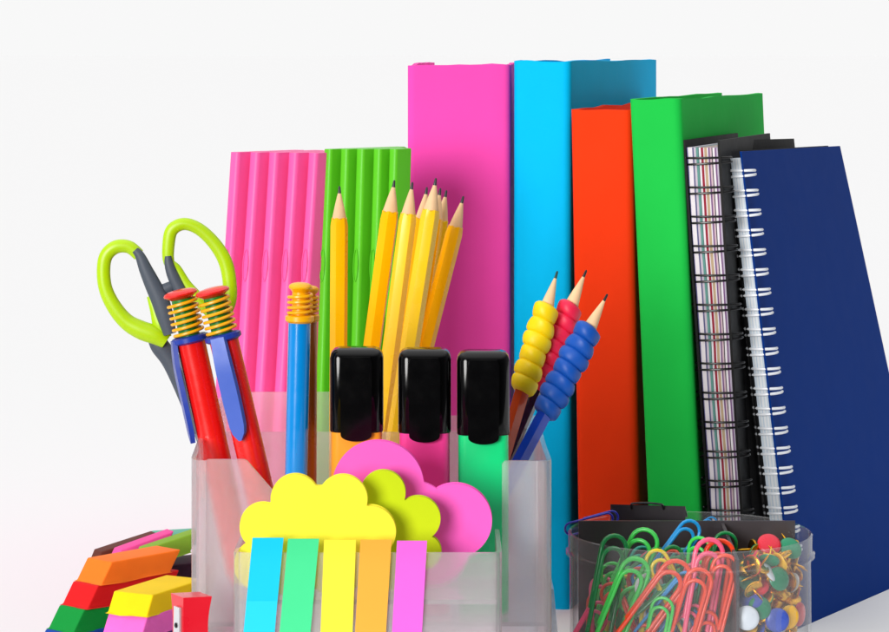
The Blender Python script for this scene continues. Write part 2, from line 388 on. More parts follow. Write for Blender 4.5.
# ------------------------------------------------------------ cloud sticky notes
def cloud(label, circles, c, D, th, mat, name='cloud_note'):
    bm = bmesh.new(); out = []; n = 220
    for k in range(n):
        a = 2*math.pi*k/n; dx, dy = math.cos(a), math.sin(a); best = 0
        for (cx, cy, r) in circles:
            ox, oy = cx-c[0], cy-c[1]; b = dx*ox+dy*oy; q = r*r-(ox*ox+oy*oy-b*b)
            if q > 0: best = max(best, b+math.sqrt(q))
        p = at(c[0]+dx*best, c[1]+dy*best, D); out.append((p.x, p.z))
    prism_xz(bm, out, D, D+th)
    zmin = min(z for x, z in out)
    o = obj(name, bm, mat, None, bevel=.00025, loc=(X(c[0], D), D, zmin), angle=50)
    for q, (rot, sx_, o2) in enumerate(((.9,.4,0),(-.7,-.3,1))):
        bm = bmesh.new(); oc = []
        for x, z in out:
            dx, dz = x-X(c[0],D), z-zmin-.02; a = R(rot); oc.append((X(c[0],D)+dx*math.cos(a)-dz*math.sin(a)+sx_*.0006, max(zmin, zmin+.02+dx*math.sin(a)+dz*math.cos(a))))
        prism_xz(bm, oc, D+th+.0002+q*.0006, D+th+.0006+q*.0006); obj('loose_sheet', bm, mat, o, angle=50)
    return tag(o, label, 'sticky notes', 'cloud-shaped sticky note pads in the front tray')
note = dict(rough=.8, spec=.12, var=.02, bump=.05, bscale=500)
ny = plastic('yellow_note', (255,240,66), **note); nm = plastic('magenta_note', (255,100,200), **note); nl = plastic('lime_note', (200,222,26), **note)
cloud('yellow cloud-shaped note pad standing in front of the other two clouds', [(263,527,23.5),(295,499,24.5),(343,499.5,24.5),(370,532,26),(258,566,24),(318,530,44),(290,565,31),(335,566,30),(368,562,22)], (318,532), 1.200, .003, ny)
cloud('lime green cloud-shaped note pad wedged between yellow and magenta clouds', [(383,493,22.5),(418,519,22.5),(424,552,17),(392,530,32),(390,562,28),(366,540,30)], (392,530), 1.212, .003, nl)
cloud('large magenta cloud-shaped note pad, rearmost of the three clouds', [(378,487,46),(455,521,37),(408,530,50),(430,545,40)], (408,528), 1.226, .003, nm)

# ------------------------------------------------------------ page marker strips
def strip(label, pt_, pb, w, rgb, nm_, py0=538, extra=None):
    D = 1.1885; bm = bmesh.new(); n = 16; rows_ = []
    for j in range(n+1):
        f = j/n; y = py0+(672-py0)*f; xc = pt_+(pb-pt_)*(y-py0)/(632-py0)
        # curls very slightly away from the wall at its free upper end
        d = D-.0009*max(0, 1-f*5)**2
        a = at(xc-w/2, y, d); b = at(xc+w/2, y, d); rows_.append([bm.verts.new(a), bm.verts.new(b), bm.verts.new(b+Vector((0,.0008,0))), bm.verts.new(a+Vector((0,.0008,0)))])
    for j in range(n):
        for i in range(4): bm.faces.new((rows_[j][i], rows_[j][(i+1)%4], rows_[j+1][(i+1)%4], rows_[j+1][i]))
    bm.faces.new(rows_[0]); bm.faces.new(rows_[-1][::-1])
    p = at(pb, 672, D)
    m = plastic(nm_, rgb, .6, .25, var=.02, bump=.03, bscale=300)
    root = obj('page_marker', bm, m, None, loc=(p.x, p.y, p.z)); tag(root, label, 'page marker', 'coloured page markers stuck to the front tray')
    if extra:
        bm = bmesh.new(); xc = pt_+(pb-pt_)*(600-py0)/(632-py0)
        a = at(xc-w/2-.2, 601, D-.0003); b = at(xc+w/2-.2, 601, D-.0003); c = at(pb+w/2-3, 671, D-.0003); d = at(pb-w/2-3, 671, D-.0003); dy = Vector((0,.0002,0))
        hexa(bm, [a,b,c,d], [a+dy,b+dy,c+dy,d+dy]); obj('printed_band', bm, extra, root, smooth=False)
strip('cyan page marker strip, leftmost of the five strips', 268, 259, 31, (0,205,250), 'cyan_marker', extra=plastic('light_cyan_marker', (30,214,251), .6, .25, var=.02))
strip('mint green page marker strip between the cyan and yellow strips', 303.5, 295, 31, (70,226,150), 'mint_marker', 539)
strip('yellow page marker strip, middle of the five', 340, 336.5, 32, (255,240,62), 'yellow_marker', 540)
strip('orange page marker strip between the yellow and pink strips', 376, 370.5, 31, (255,176,62), 'orange_marker', 540)
strip('orchid pink page marker strip, rightmost of the five strips', 412, 407, 30, (244,104,222), 'orchid_marker', 541)

# ------------------------------------------------------------ highlighters
black_gloss = plastic('black_gloss', (4,4,5), .14, .38, var=.05)
def rrect(bm, x, y, hw, hd, r, prof, seg=6):
    """prof [(z, inset)]"""
    rings = []
    for z, ins in prof:
        ring = []
        for (sx, sy, a0) in ((1,1,0),(-1,1,90),(-1,-1,180),(1,-1,270)):
            for k in range(seg+1):
                a = R(a0+90*k/seg); rr = max(r-ins, .0003)
                ring.append(bm.verts.new((x+sx*(hw-ins-rr)+rr*math.cos(a), y+sy*(hd-ins-rr)+rr*math.sin(a), z)))
        rings.append(ring)
    n = len(rings[0])
    for a, b in zip(rings, rings[1:]):
        for i in range(n): bm.faces.new((a[i], a[(i+1)%n], b[(i+1)%n], b[i]))
    bm.faces.new(rings[0][::-1]); bm.faces.new(rings[-1])
def highlighter(label, pxl, pxr, pyt, pyb, pytongue, mat):
    D = 1.268; hd = .0085; cy = D+hd; s = D/K; cx = X((pxl+pxr)/2, D); hw = (pxr-pxl)/2*s
    zt = CH-(pyt-50)*s; zb = CH-(pyb-50)*s; zg = CH-(pytongue-50)*s
    root = thing('highlighter', label, 'highlighter', (cx, cy, BF+.002), 'chunky highlighters standing in the organiser')
    bm = bmesh.new(); b0 = BF+.0022
    rrect(bm, cx, cy, hw-.0006, hd-.0006, .0036, [(b0,.0012),(b0+.001,0),(zb+.010,0),(zb+.0105,.002)]); obj('barrel', bm, mat, root, angle=60)
    bm = bmesh.new()
    rrect(bm, cx, cy, hw, hd, .0048, [(zb,.0004),(zb+.0006,0),(zt-.0045,0),(zt-.0022,.0006),(zt-.0008,.0018),(zt,.0042)], 8); obj('cap', bm, black_gloss, root, angle=60)
    # clip: raised tongue with a rounded end reaching below the cap
    bm = bmesh.new(); tw = hw*.58; O = []
    for k in range(13):
        a = math.pi+math.pi*k/12; O.append((cx+tw*math.cos(a)*(1 if 0<k<12 else 1), zg+.0030+.0030*math.sin(a)))
    O += [(cx+tw*1.02, zt-.006), (cx+tw*.9, zt-.0035), (cx-tw*.9, zt-.0035), (cx-tw*1.02, zt-.006)]
    prism_xz(bm, O, D-.0024, D-.0002); obj('clip', bm, black_gloss, root, bevel=.0009, bseg=3, angle=60)
hl = dict(rough=.3, spec=.45, var=.02, sss=.1)
highlighter('orange highlighter with black cap, leftmost of the three', 329.5, 383, 349, 433, 441, plastic('orange_highlighter', (255,160,38), **hl))
highlighter('pink highlighter with black cap, middle of the three', 398, 451, 350, 434, 442, plastic('pink_highlighter', (255,70,160), **hl))
highlighter('green highlighter with black cap, rightmost of the three', 457, 510, 352, 436, 444, plastic('green_highlighter', (12,216,128), **hl))

# ------------------------------------------------------------ pencils
wood = plastic('sharpened_wood', (236,196,152), .65, .2, var=.10, stretch=(1,1,.25), vscale=200, bump=.1, bscale=200)
lead = plastic('graphite', (50,50,54), .35, .5); yel = plastic('yellow_lacquer', (255,186,0), .3, .3, var=.02)
yel2 = plastic('warm_yellow_lacquer', (255,208,10), .3, .3, var=.02)
def pencil(label, tip, ref, D, mat, r=.0041, group=None, wood_len=.0165, dt=.0, zb=BF+.0025, cone=None, leadm=None, hexr=None):
    a = at(tip[0], tip[1], D-dt); b = at(ref[0], ref[1], D); d = (b-a).normalized(); L = (a.z-zb)/(-d.z)-.0015; base = a+d*L
    root = thing('pencil', label, 'pencil', base, group)
    cw = .0165 if cone is None else cone; rot = random.random()*1.0 if hexr is None else hexr
    bm = bmesh.new()
    # scalloped transition from paint to wood
    ax = frames([a, base])[0]; t, u, v = ax; seg = 36; rings = []
    def hexrad(ang, r): 
        q = (ang % (math.pi/3))-math.pi/6; return r*math.cos(math.pi/6)/math.cos(q)*.985+.015*r
    for s_, kind in ((cw-.0012, 0), (cw+.003, 1), (L*.5, 1), (L, 1)):
        ring = []
        for k in range(seg):
            an = 2*math.pi*k/seg; rr = hexrad(an, r)
            ss = s_
            if kind == 0: ss = s_+.0010*(1-abs(math.cos(3*an))) ; rr = r*.862
            ring.append(bm.verts.new(a+t*ss+(u*math.cos(an+rot)+v*math.sin(an+rot))*rr))
        rings.append(ring)
    for p, q in zip(rings, rings[1:]):
        for k in range(seg): bm.faces.new((p[k], p[(k+1)%seg], q[(k+1)%seg], q[k]))
    bm.faces.new(rings[0][::-1]); bm.faces.new(rings[-1]); obj('barrel', bm, mat, root, angle=25)
    bm = bmesh.new(); k = .0034/cw
    lathe(bm, a, d, [(.0034, r*.88*k), (cw*.6, r*.86*.62), (cw+.0002, r*.855), (cw+.0014, r*.80)], 28); obj('sharpened_cone', bm, wood, root)
    bm = bmesh.new(); lathe(bm, a, d, [(0, .00025), (.0006, .00055), (.0037, r*.95*k)], 16); obj('lead', bm, leadm or lead, root)
    return root
gp = 'yellow pencils standing in the back of the organiser'
pencil('yellow pencil standing alone and upright, left of the bunch', (339.5,186), (338.5,350), 1.362, yel, group=gp, r=.0043)
pencil('yellow pencil leaning right, leftmost of the bunched ones', (394.5,180), (371.5,350), 1.377, yel, group=gp, r=.0046)
pencil('yellow pencil tucked directly right of the leftmost bunched one', (412.5,182), (389,365), 1.366, yel2, group=gp, r=.0043)
pencil('yellow pencil half hidden behind the tallest centre pencil', (427,187), (401,365), 1.389, yel, group=gp, r=.0043)
pencil('pale yellow pencil with the tallest point, front centre of the bunch', (436,178), (407,365), 1.357, plastic('pale_yellow_lacquer', (255,206,30), .28, .35, var=.02), group=gp, r=.0046)
pencil('yellow pencil at the back, only its point showing right of centre', (440.5,188), (414,365), 1.400, yel, group=gp, r=.0042)
pencil('yellow pencil at the back just left of the rightmost one', (446.5,190), (416,365), 1.412, yel2, group=gp, r=.0042)
pencil('yellow pencil leaning furthest right in the bunch', (463.5,196), (424,352), 1.386, yel, group=gp, r=.0042)

def grip_pencil(label, tip, ref, D, grip_rgb, body_rgb, nm_, g0, g1, nb, rg, leadc):
    s = D/K; body = plastic(nm_+'_lacquer', body_rgb, .2, .5, coat=.5, var=.03)
    root = pencil(label, tip, ref, D, body, r=.0040, group='pencils with bumpy rubber grips', cone=.0185, leadm=leadc)
    a = at(tip[0], tip[1], D); d = (at(ref[0], ref[1], D)-a).normalized()
    prof = []; Lg = g1-g0; n = nb*12
    for k in range(n+1):
        f = k/n; ph = (f*nb) % 1.0 if k < n else 1.0
        e = math.sqrt(max(0, 1-(2*ph-1)**2))
        prof.append((g0+Lg*f, rg*(.80+.20*e)*(.93+.07*math.sin(f*math.pi))))
    prof = [(g0-.0004, .0045)]+prof+[(g1+.0004, .0045)]
    bm = bmesh.new(); lathe(bm, a, d, prof, 32)
    t, u, v = frames([a, a+d])[0]
    for vv in bm.verts:      # twist the beads a little so they sit unevenly
        h_ = vv.co-a; s_ = h_.dot(d); rad = h_-d*s_; an = math.atan2(rad.dot(v), rad.dot(u))
        vv.co += d*(.0016*math.sin(an+1.0)) + rad*(.07*math.sin(2*an+s_*330))
    obj('rubber_grip', bm, plastic(nm_+'_rubber', grip_rgb, .48, .4, var=.06, sss=.1, bump=.06, bscale=300), root, angle=80)
lb = plastic('black_lead', (26,24,24), .4, .4); lg = plastic('dark_green_lead', (14,62,58), .4, .4)
grip_pencil('pencil with bumpy yellow rubber grip and dark green lead', (557.5,271), (522,392), 1.334, (250,214,0), (200,70,20), 'yellow_grip', .0175, .0600, 6, .0068, lg)
grip_pencil('pencil with bumpy crimson pink rubber grip between yellow and blue grips', (586.5,270), (537,385), 1.343, (230,30,74), (60,20,24), 'crimson_grip', .0185, .0620, 7, .0069, lb)
grip_pencil('pencil with bumpy blue rubber grip, lowest and most tilted of the three', (607.5,294), (536,430), 1.318, (4,80,176), (8,64,190), 'blue_grip', .0180, .0640, 7, .0074, lb)

# ------------------------------------------------------------ spring-top pens
red = plastic('red_pen_plastic', (232,22,18), .25, .5, var=.03, coat=.3); bluep = plastic('blue_clip_plastic', (26,56,160), .3, .5, var=.04); blue2 = plastic('soft_blue_clip', (50,88,190), .35, .45, var=.04)
goldp = plastic('amber_spring', (250,176,0), .3, .5, var=.04); lgreen = plastic('green_core', (30,130,36), .35, .5)
def spring_pen(label, tip, ref, D, r, barrel, button, spring, core, collar, clipm, clip_side, Lsp=.0205, coils=6, button_r=1.2):
    a = at(tip[0], tip[1], D); b = at(ref[0], ref[1], D); d = (b-a).normalized(); L = (a.z-BF-.003)/(-d.z)-.003
    root = thing('spring_pen', label, 'pen', a+d*L, 'spring-top pens in the organiser')
    t, u, v = frames([a, a+d])[0]
    bm = bmesh.new(); lathe(bm, a, d, [(-.0013,.0006),(-.0012,r*.35*button_r),(-.0008,r*.7*button_r),(-.0001,r*.92*button_r),(.0008,r*button_r),(.0015,r*.97*button_r),(.0023,r*.8*button_r),(.0034,r*.7)], 28); obj('button', bm, button, root)
    bm = bmesh.new(); lathe(bm, a, d, [(.003,r*.72),(Lsp+.002,r*.72)], 20); obj('core', bm, core, root)
    bm = bmesh.new(); P = []; n = coils*20
    for k in range(n+1):
        an = 2*math.pi*k/20.; P.append(a+d*(.0038+(Lsp-.004)*k/n)+(u*math.cos(an)+v*math.sin(an))*r*1.02)
    tube(bm, P, .00075, 7); obj('spring', bm, spring, root)
    bm = bmesh.new(); lathe(bm, a, d, [(Lsp,r*1.05),(Lsp+.0006,r*1.28),(Lsp+.0026,r*1.28),(Lsp+.0036,r*1.05)], 28); obj('collar', bm, collar, root)
    bm = bmesh.new(); lathe(bm, a, d, [(Lsp+.0035,r),(Lsp+.06,r*1.0),(L-.012,r*.98),(L-.002,r*.45),(L,r*.12)], 28); obj('barrel', bm, barrel, root)
    if clipm:
        bm = bmesh.new(); cd = Vector(clip_side).normalized(); cd = (cd-d*cd.dot(d)).normalized(); sd = d.cross(cd); h = .0042 if abs(cd.y) > .5 else .0040
        rows_ = []; LC = .048
        for j in range(15):
            f = j/14.; off = r*1.15+.0014*math.sin(min(1, f*3)*math.pi/2); w = h*(1 if f < .85 else math.sqrt(max(.04, 1-((f-.85)/.15)**2)))*(.9+.2*math.sin(f*math.pi))
            c = a+d*(Lsp+.001+LC*f)+cd*off; th = .0011
            rows_.append([bm.verts.new(c-sd*w-cd*th), bm.verts.new(c+sd*w-cd*th), bm.verts.new(c+sd*w*.85+cd*th), bm.verts.new(c-sd*w*.85+cd*th)])
        for p, q in zip(rows_, rows_[1:]):
            for i in range(4): bm.faces.new((p[i], p[(i+1)%4], q[(i+1)%4], q[i]))
        bm.faces.new(rows_[0][::-1]); bm.faces.new(rows_[-1]); obj('clip', bm, clipm, root, bevel=.0003)
    return root
spring_pen('red pen with amber spring top, left one beside the scissors, its blue clip turned left', (180,292), (216.5,459), 1.298, .0067, red, red, goldp, lgreen, bluep, bluep, (-1,-.25,0))
spring_pen('red pen with amber spring top, right one, its blue clip facing front', (212,290), (252,459), 1.290, .0067, red, red, goldp, lgreen, bluep, blue2, (-.25,-1,0))
spring_pen('slim bright blue pen with an amber spiral top, standing upright', (300.5,285), (296.5,460), 1.268, .0051, plastic('bright_blue_barrel', (0,136,218), .2, .5, coat=.5, var=.03), goldp, goldp, goldp, goldp, None, None, Lsp=.0135, coils=4, button_r=1.05)
spring_pen('brown-orange pen mostly hidden behind the upright blue pen', (308.5,288), (308,460), 1.285, .0040, plastic('brown_barrel', (176,92,20), .3, .5, coat=.3), goldp, goldp, goldp, goldp, None, None, Lsp=.012, coils=4, button_r=1.2)

# ------------------------------------------------------------ scissors
DS = 1.332; lime = plastic('lime_handle', (176,214,0), .35, .45, var=.03, sss=.1); grey = plastic('grey_soft_grip', (74,82,94), .5, .35, var=.05)
steel = plastic('blade_steel', (120,126,136), .3, .5, metal=.8)
sr = thing('scissors', 'lime green and grey handled scissors standing point down beside the red pens', 'scissors', at(245,590,DS))
def stroke(bm, pts, dD=0., closed=False, squash=.72, n=7):
    C = catmull([(p[0], p[1], p[2]) for p in pts], n, closed)
    tube(bm, [at(c.x, c.y, DS+dD) for c in C], [c.z*DS/K for c in C], 16, closed=closed, squash=squash)
bm = bmesh.new(); stroke(bm, [(139,255,6.3),(129,247,6.5),(116,247,6.8),(106,256,6.8),(103.5,272,6.8),(106,290,7),(115,308,7.6),(127,322,8.3),(141,330,9.5),(155,335,9.5),(166,342,7)])
stroke(bm, [(150,296,3.4),(155,310,5.2),(160,324,7.5),(166,338,6)], 0.0005); obj('left_loop', bm, lime, sr, angle=80)
bm = bmesh.new(); stroke(bm, [(169,262,5.6),(168.5,245,6.2),(172,230,6.4),(184,224,6.2),(199,229,6.2),(214,243,6.5),(225,261,7),(229.5,282,7),(229,302,7),(220,316,7),(208,309,6.5),(197,297,6),(186,284,5.2),(177,269,4.6)], -.001, closed=True); obj('right_loop', bm, lime, sr, angle=80)
bm = bmesh.new(); stroke(bm, [(135,250,3.5),(140,256,5),(146,270,6.8),(153,285,8.2),(160,300,9),(165,316,8.5),(170,334,6.5)], -.0022); stroke(bm, [(158,292,6),(170,287,5.6),(176,282,4)], -.0012)
stroke(bm, [(168,256,3.2),(169,264,4.6),(173,276,5.8),(180,290,6)], -.0026); stroke(bm, [(155,337,8),(160,346,9.5),(171,362,9),(184,392,8),(198,432,6)], .003); obj('grey_insert', bm, grey, sr, angle=80)
bm = bmesh.new()
for dx, dD in ((0,.0034),(7,.0012)):
    a = [at(166+dx,360,DS+dD), at(184+dx,352,DS+dD), at(262+dx*.3,600,DS+dD), at(258+dx*.3,604,DS+dD)]; dy = Vector((0,.0016,0)); hexa(bm, a, [p+dy for p in a])
obj('blade', bm, steel, sr, bevel=.0003)

# ------------------------------------------------------------ erasers
def eraser(label, top_corner, theta, L, W, Hh, shear, mat, group='parallelogram erasers stacked on the left', rise=0.):
    l = Vector((math.sin(theta), math.cos(theta), rise)); w = Vector((-math.cos(theta), math.sin(theta), 0)); c = Vector(top_corner); dn = Vector((0,0,-Hh))-l*shear
    T4 = [c, c+l*L, c+l*L+w*W, c+w*W]; bm = bmesh.new(); hexa(bm, [p+dn for p in T4], T4)
    bmesh.ops.subdivide_edges(bm, edges=bm.edges, cuts=2, use_grid_fill=True)
    o = obj('eraser', bm, mat, None, bevel=.0008, bseg=3, loc=c+dn, angle=50)
    return tag(o, label, 'eraser', group)
er = dict(rough=.62, spec=.2, var=.09, sss=.12, bump=.05, bscale=250)
def EM(n, c): return plastic(n+'_eraser_rubber', c, **er)
c0 = at(112,562,1.38); hh = c0.z/7-.00005; th = R(42); sh = .0072; l = Vector((math.sin(th), math.cos(th), 0))
cols = [('orange',(255,122,30),'orange slanted eraser, topmost of the tall left stack'),('red',(216,18,24),'red slanted eraser directly under the orange one'),('green',(0,142,54),'green slanted eraser under the red one, jutting left'),
        ('blue',(20,66,160),'blue slanted eraser under the green one at the bottom edge'),('white',(225,225,220),'white eraser below the blue one, fifth down in the left stack'),('red',(216,18,24),'red eraser second from the bottom of the left stack'),('green',(0,142,54),'green eraser at the very bottom of the left stack')]
for i, (n, rgb, lab) in enumerate(cols):
    k = min(i, 3); c = c0-l*sh*k*1.25-Vector((0,0,(hh+.00003)*i)); jit = R(random.uniform(-1.2,1.2)) if i else 0
    eraser(lab, c, th+jit, (.046 if i == 0 else .055), .0185, hh, sh, EM(n, rgb))
c0 = at(153,595,1.33); hh = c0.z/7-.00005; th = R(27); sh = .0055; l = Vector((math.sin(th), math.cos(th), 0))
cols = [('yellow',(252,214,0),'bright yellow slanted eraser, topmost of the front stack'),('orchid',(244,108,200),'orchid pink slanted eraser directly under the yellow one'),('purple',(90,50,130),'purple eraser under the orchid pink one'),
        ('cyan',(40,170,210),'cyan eraser fourth down in the front stack'),('orange',(255,122,30),'orange eraser fifth down in the front stack'),('lime',(140,190,30),'lime eraser second from the bottom of the front stack'),('yellow',(252,214,0),'yellow eraser at the very bottom of the front stack')]
for i, (n, rgb, lab) in enumerate(cols):
    k = min(i, 2); c = c0-l*sh*k*.9-Vector((0,0,(hh+.00003)*i)); eraser(lab, c, th+(R(random.uniform(-1.5,1.5)) if i else 0), .046, .0222, hh, sh, EM(n, rgb))
# thin sticks behind on a base stack
Db = 1.455
eraser('dark brown narrow eraser behind the orange one, farthest left of the narrow ones', at(101,552,Db), R(62), .032, .010, .0085, .004, EM('brown',(96,44,34)), 'narrow erasers lying behind the orange eraser', rise=.22)
eraser('hot pink narrow eraser behind the orange one, between brown and olive', at(121,550,Db-.012), R(60), .030, .009, .0085, .005, EM('hot_pink',(240,80,160)), 'narrow erasers lying behind the orange eraser', rise=.24)
eraser('olive green narrow eraser right behind the orange one', at(146,549,Db-.020), R(60), .030, .009, .0095, .005, EM('olive',(134,176,54)), 'narrow erasers lying behind the orange eraser', rise=.22)
eraser('small teal eraser lying highest at the back beside the organiser', at(160,536,Db+.012), R(70), .024, .018, .006, .004, EM('teal',(104,190,164)), 'narrow erasers lying behind the orange eraser')
for i in range(3):
    z = .0575-i*.0191; c = Vector((X(138,Db), Db-.006, z)); eraser(['broad dark plum eraser, top of the hidden base stack at the back','broad dark plum eraser, middle of the hidden base stack at the back','broad dark plum eraser, lowest of the hidden base stack at the back'][i], c, R(60), .048, .024, .0190, 0, EM('dark_plum',(52,20,44)), 'broad erasers under the narrow ones')

# ------------------------------------------------------------ sharpener
DP = 1.212; pz = CH-(596-50)*DP/K; px_ = X(183,DP)
for i in range(4):
    hq = (pz-.0262)/4; c = Vector((px_+.006, DP-.012, (pz-.0262)-i*hq)); eraser(['broad grey eraser the sharpener stands on','broad grey eraser second under the sharpener','broad grey eraser third under the sharpener','broad grey eraser on the table under the sharpener'][i], c, R(20), .034, .028, hq-.00003, 0, EM('grey',(150,150,150)), 'broad erasers under the sharpener')
sp = thing('pencil_sharpener', 'small red pencil sharpener with a steel blade in front of the organiser', 'pencil sharpener', (px_, DP, pz-.026))
bm = bmesh.new(); an = R(28); l = Vector((math.sin(an), math.cos(an)*1., 0)); lx = Vector((math.cos(R(14)), math.sin(R(14)), 0)); lf = Vector((-math.cos(R(35)), math.sin(R(35)), 0))
c = Vector((px_, DP-.004, pz)); a_ = c; 
# waisted block: front edge between the blade face (left) and the gripping face (right)
def wz(z_, q): return Vector((0,0,z_))
T4 = []; ring = []; nz = 12
for j in range(nz+1):
    f = j/nz; z = pz-.026*f; waist = 1-.14*math.sin(f*math.pi)
    p0 = Vector((px_+.0005, DP-.004, z)); p1 = p0+lx*.0125*waist; p3 = p0+lf*.0078*waist; p2 = p1+lf*.0078*waist+Vector((0,.006,0)); p3 = p3+Vector((0,.006,0))
    ring.append([bm.verts.new(q) for q in (p0,p1,p2,p3)])
for p, q in zip(ring, ring[1:]):
    for i in range(4): bm.faces.new((p[i], p[(i+1)%4], q[(i+1)%4], q[i]))
bm.faces.new(ring[0]); bm.faces.new(ring[-1][::-1]); obj('body', bm, plastic('red_sharpener_plastic', (226,24,44), .3, .5, coat=.3, var=.03), sp, bevel=.0006, bseg=3)
e1 = (Vector((px_+.0005, DP-.004, 0))+lf*.0078+Vector((0,.006,0)))-Vector((px_+.0005, DP-.004, 0)); e1n = e1.normalized(); nn = Vector((e1n.y, -e1n.x, 0)); nn = nn if nn.y < 0 else -nn
def bl(f, z, o): return Vector((px_+.0005, DP-.004, z))+e1*f+nn*o
bm = bmesh.new(); hexa(bm, [bl(.12,pz-.024,.0001),bl(.62,pz-.024,.0001),bl(.56,pz-.0045,.0001),bl(.12,pz-.0045,.0001)], [bl(.12,pz-.024,.0012),bl(.62,pz-.024,.0012),bl(.56,pz-.0045,.0012),bl(.12,pz-.0045,.0012)])
blade = obj('blade', bm, plastic('bright_steel', (225,226,230), .25, .5, metal=.6), sp, bevel=.0002)
bm = bmesh.new(); lathe(bm, bl(.36,pz-.0125,.0010), nn, [(0,.0012),(.0006,.0011),(.0009,.0006)], 18); obj('screw', bm, plastic('dark_screw', (50,50,54), .3, .5, metal=.7), blade)

# ------------------------------------------------------------ clear tub with clips and tacks
CX, CD, CR = X(690,1.38), 1.38, .0590; RZ = CH-(531-50)*1.38/K
clear = clearmat('clear_plastic')
tub = thing('storage_tub', 'round clear plastic tub holding paper clips and thumbtacks', 'storage tub', (CX, CD, 0))
def ringtube(prof, seg=96):
    bm = bmesh.new(); rings = [[bm.verts.new((CX+r*math.cos(2*math.pi*k/seg), CD+r*math.sin(2*math.pi*k/seg), z)) for k in range(seg)] for r, z in prof]
    m = len(rings)
    for i in range(m):
        a, b = rings[i], rings[(i+1)%m]
        for k in range(seg): bm.faces.new((a[k], a[(k+1)%seg], b[(k+1)%seg], b[k]))
    return bm
bz = RZ-.0105
obj('tub_wall', ringtube([(CR-.0012,.0022),(CR-.0012,bz-.001),(CR-.0004,bz+.0002),(CR-.0004,RZ-.0004),(CR+.0002,RZ),(CR+.0010,RZ-.0004),(CR+.0010,bz+.0016),(CR+.0022,bz+.0010),(CR+.0022,bz-.0004),(CR+.0004,bz-.0010),(CR+.0002,.0022)]), clear, tub, angle=40)
bm = bmesh.new(); lathe(bm, (CX,CD,0), (0,0,1), [(0,CR-.004),(0.0004,CR-.001),(.002,CR-.0002)], 96); obj('tub_floor', bm, clear, tub)
blk = plastic('black_divider_plastic', (62,58,63), .36, .5, var=.1)
dv = thing('divider_insert', 'black plastic divider splitting the clear tub between clips and tacks', 'divider', (CX, CD+.02, .0025))
bm = bmesh.new(); yb = CD+.018; hwid = math.sqrt(.0570**2-.018**2)
za = CH-(521-50)*yb/K
box(bm, (CX-hwid,yb,.0025), (CX+hwid,yb+.0016,za)); obj('cross_wall', bm, blk, dv, bevel=.0003)
xr = X(734,1.335); bm = bmesh.new(); yf = CD-math.sqrt(.0565**2-(xr-CX)**2)
hexa(bm, [(xr,yf,.0025),(xr+.0016,yf,.0025),(xr+.0016,yb-.0003,.0025),(xr,yb-.0003,.0025)], [(xr,yf,RZ-.0045),(xr+.0016,yf,RZ-.0045),(xr+.0016-.000,yb-.0003,za-.001),(xr,yb-.0003,za-.001)]); obj('front_wall', bm, blk, dv, bevel=.0003)
# black binder clips resting across the top at the back
def binder_clip(label, c, yaw, tilt):
    root = thing('binder_clip', label, 'binder clip', c, 'black binder clips on top of the tub')
    M = Matrix.Translation(c) @ Matrix.Rotation(yaw,4,'Z') @ Matrix.Rotation(tilt,4,'X')
    bm = bmesh.new(); w = .019; P = [(-.0105,0),(.0105,0),(.0016,.0165),(.0008,.0165),(.0090,.0009),(-.0090,.0009),(-.0008,.0165),(-.0016,.0165)]
    a = [bm.verts.new(M @ Vector((-w, y, z))) for y, z in P]; b = [bm.verts.new(M @ Vector((w, y, z))) for y, z in P]; n = len(P)
    bm.faces.new(a); bm.faces.new(b[::-1])
    for i in range(n): bm.faces.new((a[i], a[(i+1)%n], b[(i+1)%n], b[i]))
    obj('clamp', bm, blk, root, bevel=.0002)
    for s in (-1, 1):
        bm = bmesh.new(); Q = [(-.006,s*.0022,.0168),(-.0075,s*.004,.008),(-.008,s*.0115,-.004),(-.005,s*.0135,-.009),(0,s*.014,-.010),(.005,s*.0135,-.009),(.008,s*.0115,-.004),(.0075,s*.004,.008),(.006,s*.0022,.0168)]
        tube(bm, [M @ p for p in catmull(Q, 4)], .0006, 7); obj('wire_handle', bm, plastic('dark_wire', (60,60,66), .3, .5, metal=.6), root)
binder_clip('black binder clip tipped over at the back left of the tub', Vector((X(648,1.42), 1.421, CH-(526-50)*1.42/K)), R(-9), R(-86))

clipcols = {'dark green':(0,128,62),'light green':(60,214,84),'orange red':(244,70,30),'pink':(248,90,130),'yellow':(244,214,20),'sky blue':(20,150,220),'deep blue':(30,40,190),'white':(228,220,224),'orange':(252,120,20),'teal':(30,170,150),'crimson':(206,30,70)}
def clip_bm(Lc=.046, w=.0108, r=.0009):
    bm = bmesh.new(); P = []
    def arc(cx, cz, rr, a0, a1, n=9):
        for k in range(n+1):
            a = R(a0+(a1-a0)*k/n); P.append(Vector((cx+rr*math.cos(a), 0, cz+rr*math.sin(a))))
    h = w/2
    P.append(Vector((-h, 0, -Lc*.62))); arc(0, -h, h, 180, 0); arc(.0002, -Lc+h, h-.0002, 0, -180); arc(-.0004, -h*1.25-.0022, h*.80, 180, 0) 
    P.append(Vector((h*.72, .0006, -Lc*.70)))
    for i, p in enumerate(P): p.y += .0009*math.sin(i/len(P)*math.pi*2)
    tube(bm, P, r, 8); return bm
CM = {}
def paperclip(cname, label, top, lean, yaw, scale=1., pitch=0.):
    if cname not in CM:
        rgb = clipcols[cname]; m = plastic(cname.replace(' ','_')+'_clip_vinyl', rgb, .25, .5, var=.03, coat=.3)
        CM[cname] = obj('paper_clip', clip_bm(), m, None, angle=80); o = CM[cname]
    else:
        o = CM[cname].copy(); col.objects.link(o)
    o.location = top; o.rotation_euler = (pitch, lean, yaw); o.scale = (scale,)*3
    tag(o, label, 'paper clip', 'coloured paper clips in the clear tub'); return o
XR = xr-.001
